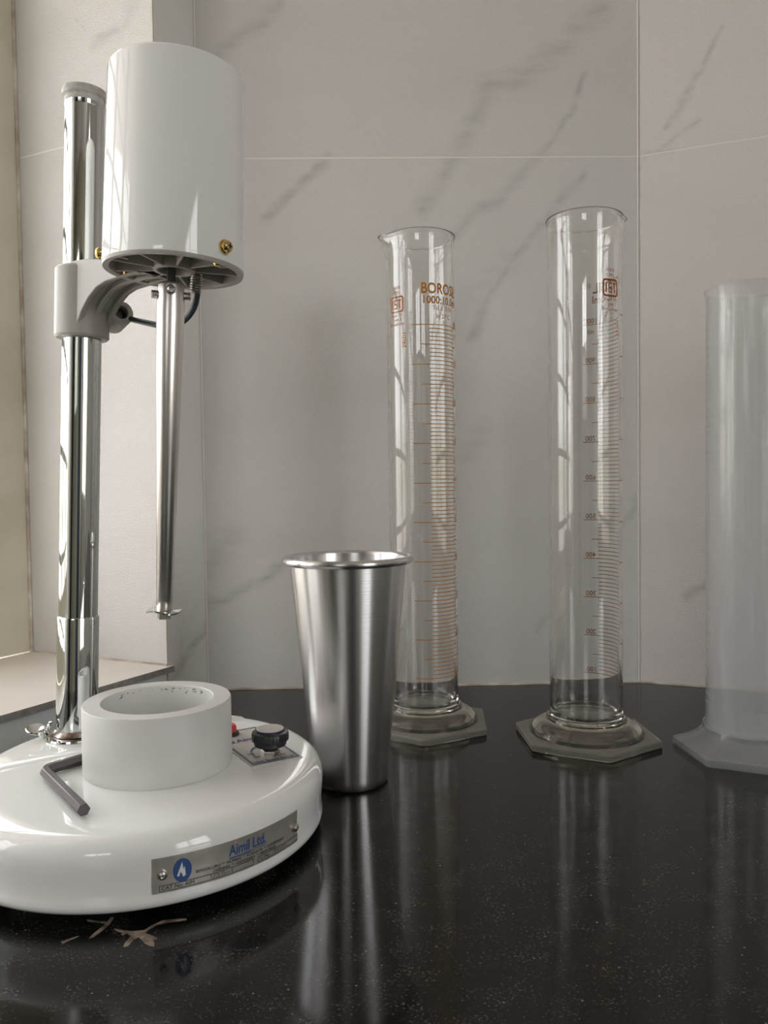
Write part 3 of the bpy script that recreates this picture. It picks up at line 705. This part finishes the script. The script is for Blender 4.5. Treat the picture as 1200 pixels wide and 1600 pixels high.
# ------------------------------------------------------------------ steel cup
CU = Vector((-.0282, .602, 0)); TCu = Matrix.Translation(CU)
cup = thing('steel_mixing_cup', 'tall tapered brushed steel cup with rolled rim beside the white stirrer base', 'cup', CU)
bead = [(.0446 + .0029 + .0030 * cos(t), .1712 + .0030 * sin(t)) for t in [rad(200 - 30 * k) for k in range(0, 12)]]
MB().lathe([(0, .0012), (.0240, .0010), (.0262, .0), (.0275, .0006), (.0287, .0030), (.0292, .0070), (.0446, .1690), (.0446, .1715), (.0438, .1715), (.0284, .0070), (.027, .0035), (0, .0030)], TCu, 128).build('cup_body', steel, cup, smooth=50)
MB().lathe(bead, TCu, 128, closed=True).build('rolled_rim', steel, cup, smooth=80)

# ------------------------------------------------------------------ glass measuring cylinders
def hexr(a, Rr, rot):
    q = (a - rot) % (pi / 3) - pi / 6; return Rr * cos(pi / 6) / cos(q)
def measuring_cylinder(cx, cy, hexrot, th_start, spout, label):
    o = Vector((cx, cy, 0)); T = Matrix.Translation(o)
    t = thing('measuring_cylinder', label, 'measuring cylinder', o, 'glass measuring cylinders')
    def foot_rf(r, z, a):
        if r > .0505: return hexr(a, r, rad(hexrot)), z
        return r, z
    mb = MB().lathe([(.044, 0), (.0640, 0), (.0650, .0010), (.0650, .0052), (.0640, .0062), (.0500, .0068), (.0485, .0085), (.0470, .0118), (.0430, .0150), (.0385, .0172), (.0352, .0185), (.0345, .0200), (.0348, .0212), (.0340, .0224), (.0326, .0224), (.0324, .0180), (0, .0178), (0, .0150), (.030, .0150), (.035, .0138), (.0395, .0115), (.0435, .0075), (.0445, .0030)],
                    T, 144, closed=False, rf=foot_rf)
    # close underside ring: last ring back to first (.044)
    n = 144; base_i = 0
    last = len(mb.v) - n
    mb.f += [(last + k, last + (k + 1) % n, (k + 1) % n, k) for k in range(n)]
    ft = mb.build('hexagonal_foot', foot_glass, t, smooth=30); ft.data.materials.append(plate_glass)
    for pl in ft.data.polygons:
        if max((ft.data.vertices[i].co.xy.length for i in pl.vertices)) > .0515: pl.material_index = 1
    R0 = .0315
    def srf(r, z, a):
        if z > .43:
            f = (z - .43) / .0255; f = min(1, f); da = (a - rad(spout) + pi) % (2 * pi) - pi
            r = r + .0062 * f * f * math.exp(-(da / rad(17)) ** 2) + .0009 * f ** 4 * (1 if r > .03 else 1)
            z = z + .0010 * f ** 3 * math.exp(-(da / rad(17)) ** 2)
        return r, z
    up_ = [(R0, .0225), (R0, .032), (R0, .04)] + [(R0, .04 + .39 * k / 6) for k in range(1, 7)] + [(R0, .43 + .0245 * k / 8) for k in range(1, 9)]
    dn = [(r - .0021, z) for r, z in up_[::-1][:-3]] + [(R0 - .0021, .032), (R0 - .0025, .026), (R0 - .0045, .0228), (R0 - .008, .0218)]
    pr = [(0, .0182), (.029, .0182), (.0308, .0190)] + up_ + [(R0 + .0006, .4552), (R0 + .0004, .4562), (R0 - .0006, .4567), (R0 - .0018, .4563), (R0 - .0024, .4554)] + dn + [(0, .0216)]
    MB().lathe(pr, T, 128, rf=srf).build('glass_tube', glass, t, smooth=50)
    # graduations and lettering printed on the outside
    RO = R0 + .00012
    def on(x, y): a = th_start + x; return o + Vector((RO * cos(a), RO * sin(a), y))
    mb = MB(); z100, dz = .0512, .0355
    for k in range(0, 91):
        z_ = z100 + dz * k / 10
        if k % 10 == 0: a0, a1 = 0, 111
        elif k % 5 == 0: a0, a1 = 15, 96
        else: a0, a1 = 29, 85
        put(mb, rectstrip(rad(a0), z_ - .00034, rad(a1), z_ + .00034, max(6, int((a1 - a0) / 4))), on)
    mb.build('graduation_marks', ink_brown, t, smooth=0)
    def lab(s, h, deg, z_, wd=None, bold=.01, center=True, name='printed_lettering'):
        vs, fs, w_ = text2d(s, h, bold=bold, width=wd); x0 = rad(deg) * RO - (w_ / 2 if center else 0)
        mb = MB(); put(mb, ([((x + x0) / RO, y + z_) for x, y in vs], fs), on); mb.build(name, ink_brown, t, smooth=0)
    for k in range(10):
        lab(str(100 * (k + 1)) if k < 9 else '1000', .0046, 98.5, z100 + dz * k + .0012, None, .012, name='volume_number')
    lab('ml', .0046, 97, z100 + dz * 9 - .0085, None, .004)
    lab('BOROSIL', .0092, 55, .3985, .0425, .022); lab('\u00ae', .0045, 100, .4035, .0032, 0)
    lab('1000:10.0ml', .0066, 57, .3895, .0415, .02)
    lab('Tol. \u00b1 10.0ml', .0040, 57, .3838, .0235, .0)
    lab('In 27\u00b0C', .0040, 57, .3765, .0165, .0)
    lab('B', .0044, 57, .3705, None, .0)
    # batch number, upright lettering
    mb = MB(); vs, fs, w_ = text2d('29201', .0042, bold=.0)
    put(mb, ([((-y) / RO + rad(-10), x + .3505) for x, y in vs], fs), on)
    mb.build('batch_number', ink_brown, t, smooth=0)
    mb = MB()
    cx_, cz_ = rad(-29), .3905
    def rr(hw, hh, r, k=5):
        p = []
        for sx_, sz_, a0 in ((1, 1, 0), (-1, 1, 90), (-1, -1, 180), (1, -1, 270)):
            for i in range(k + 1):
                a = rad(a0 + 90 * i / k); p.append((sx_ * (hw - r) + r * cos(a), sz_ * (hh - r) + r * sin(a)))
        return p
    po, pi_ = rr(.0084, .0074, .0028), rr(.0069, .0059, .0017); n = len(po)
    put(mb, ([(x / RO + cx_, y + cz_) for x, y in po + pi_], [(i, (i + 1) % n, n + (i + 1) % n, n + i) for i in range(n)]), on)
    def bars(lst):
        for x0, y0, x1, y1 in lst: put(mb, ([(x / RO + cx_, y + cz_) for x, y in rectstrip(x0, y0, x1, y1, 3)[0]], rectstrip(0, 0, 1, 1, 3)[1]), on)
    bars([(-.0056, -.004, -.0043, .0042), (-.0026, .0031, .0014, .0042), (-.0026, 0, -.0014, .0034), (-.0026, -.0006, .0014, .0006), (.0002, -.0036, .0014, 0), (-.0026, -.0042, .0014, -.0031), (.0034, -.004, .0047, .0042), (.0020, .0031, .0060, .0042)])
    def lab2(s, h, z_, wd):
        vs, fs, w_ = text2d(s, h, bold=0, width=wd); put(mb, ([((x - w_ / 2) / RO + cx_, y + z_) for x, y in vs], fs), on)
    lab2('IS:878', .0026, .4040, .0090); lab2('CM/L', .0026, .3998, .0090)
    lab2('Regd. TM', .0026, .3795, .0130); lab2('Type 1', .0026, .3757, .0110); lab2('Borosilicate', .0028, .3715, .0175)
    mb.build('certification_mark', ink_red, t, smooth=0)
    return t
measuring_cylinder(.0365, .740, 26, rad(-92.8 - 15), -177, 'clear glass graduated cylinder partly hidden behind the steel cup, maker lettering facing forward')
measuring_cylinder(.1775, .694, 33, rad(-104.3 + 72), 8, 'clear glass graduated cylinder beside the milky plastic one, its numbers seen mirrored from behind')

# ------------------------------------------------------------------ plastic measuring cylinder
PCc = Vector((.3020, .652, 0)); TP = Matrix.Translation(PCc)
pc = thing('plastic_cylinder', 'tall milky translucent plastic cylinder on flared foot, cut by right picture edge', 'measuring cylinder', PCc)
def prf(r, z, a):
    if r > .036:
        return hexr(a, r, rad(155)), z
    return r, z
MB().lathe([(.0585, .0), (.0592, .0012), (.0592, .0062), (.0580, .0072), (.050, .0095), (.042, .0135), (.0372, .0180), (.0355, .0215), (.0350, .0240), (.0335, .0240), (.0332, .021), (.040, .0110), (.050, .0070), (.0570, .0050), (.0575, .0)],
           TP, 144, closed=True, rf=prf).build('flared_foot', pp_mat, pc, smooth=40)
MB().lathe([(0, .0200), (.0325, .0200), (.0329, .0220), (.0329, .372), (.0334, .380), (.0342, .3835), (.0346, .3845), (.0340, .3852), (.0326, .3835), (.0313, .372), (.0313, .0225), (0, .0220)], TP, 96).build('plastic_tube', pp_mat, pc, smooth=50)
mb = MB()
for k in range(1, 45):
    z_ = .035 + k * .0072; a0, a1 = (150, 190) if k % 5 == 0 else (162, 190)
    vs = []; 
    for i in range(7):
        a = rad(a0 + (a1 - a0) * i / 6); vs += [PCc + Vector((r * cos(a), r * sin(a), z_ + dz_)) for r, dz_ in ((.0328, -.0005), (.0334, 0), (.0328, .0005))]
    mb.add(vs, [(3 * i + j, 3 * i + j + 1, 3 * i + j + 4, 3 * i + j + 3) for i in range(6) for j in (0, 1)])
mb.build('moulded_graduations', pp_mat, pc, smooth=0)

# ------------------------------------------------------------------ hex key lying on the base
k0, k1, k2 = Vector((-.1668, .4260, .0516)), Vector((-.2158, .4880, .0516)), Vector((-.1950, .5125, .0516))
d01 = (k1 - k0).normalized(); d12 = (k2 - k1).normalized(); rb = .0075
pts = [k0, k0.lerp(k1, .5)]
pa, pb = k1 - d01 * rb, k1 + d12 * rb
for i in range(9):
    t = i / 8; pts.append(pa * (1 - t) ** 2 + k1 * 2 * t * (1 - t) + pb * t * t)
pts.append(k2)
mb = MB(); vs = []; zz = Vector((0, 0, 1))
for i, p in enumerate(pts):
    t = (pts[min(i + 1, len(pts) - 1)] - pts[max(i - 1, 0)]).normalized(); s_ = t.cross(zz).normalized()
    for k in range(6):
        q = pi / 3 * k; vs.append(p + zz * .0037 * sin(q) * .98 + s_ * .0037 * cos(q))
m = len(pts); fs = [(i * 6 + k, i * 6 + (k + 1) % 6, (i + 1) * 6 + (k + 1) % 6, (i + 1) * 6 + k) for i in range(m - 1) for k in range(6)] + [tuple(range(6)), tuple(range((m - 1) * 6, m * 6))]
hk = thing('hex_key', 'black L-shaped hex key lying on the white stirrer base', 'hex key', (k0.x, k0.y, .048))
mb.add(vs, fs).build('hex_key_bar', black_steel, hk, smooth=25, bevel=.0003)

# ------------------------------------------------------------------ dried residue on the worktop
rs = [[(-0.1425, 0.3995), (-0.1372, 0.398), (-0.132, 0.3969), (-0.1262, 0.3978), (-0.1239, 0.4021), (-0.1191, 0.4069), (-0.1071, 0.4083), (-0.1068, 0.4069), (-0.1161, 0.4049), (-0.1211, 0.4031), (-0.1237, 0.3993), (-0.1252, 0.3954), (-0.1176, 0.3908), (-0.1171, 0.389), (-0.119, 0.3888), (-0.1177, 0.3862), (-0.1171, 0.3832), (-0.1197, 0.384), (-0.1227, 0.3861), (-0.1256, 0.3899), (-0.1274, 0.3917), (-0.129, 0.3895), (-0.1302, 0.384), (-0.1322, 0.383), (-0.1326, 0.386), (-0.1314, 0.3932), (-0.1344, 0.395), (-0.1359, 0.3933), (-0.1372, 0.3943), (-0.1364, 0.3957), (-0.1407, 0.3976)],
      [(-0.1464, 0.4037), (-0.1462, 0.4104), (-0.1481, 0.4104), (-0.1485, 0.4043), (-0.1502, 0.3989), (-0.1517, 0.3947), (-0.1524, 0.3911), (-0.1507, 0.392), (-0.149, 0.3957), (-0.1475, 0.3999)],
      [(-0.1599, 0.4087), (-0.1484, 0.4059), (-0.148, 0.4046), (-0.1594, 0.4073)],
      [(-0.1652, 0.3883), (-0.1635, 0.3898), (-0.1583, 0.3933), (-0.1612, 0.39), (-0.164, 0.3867)]]
mb = MB()
for p in rs: mb.prism(p, -.0001, .0003)
tag(mb.build('dried_residue', residue_mat, smooth=0), 'tan branching smear of dried residue on black worktop under front of stirrer base', 'residue')
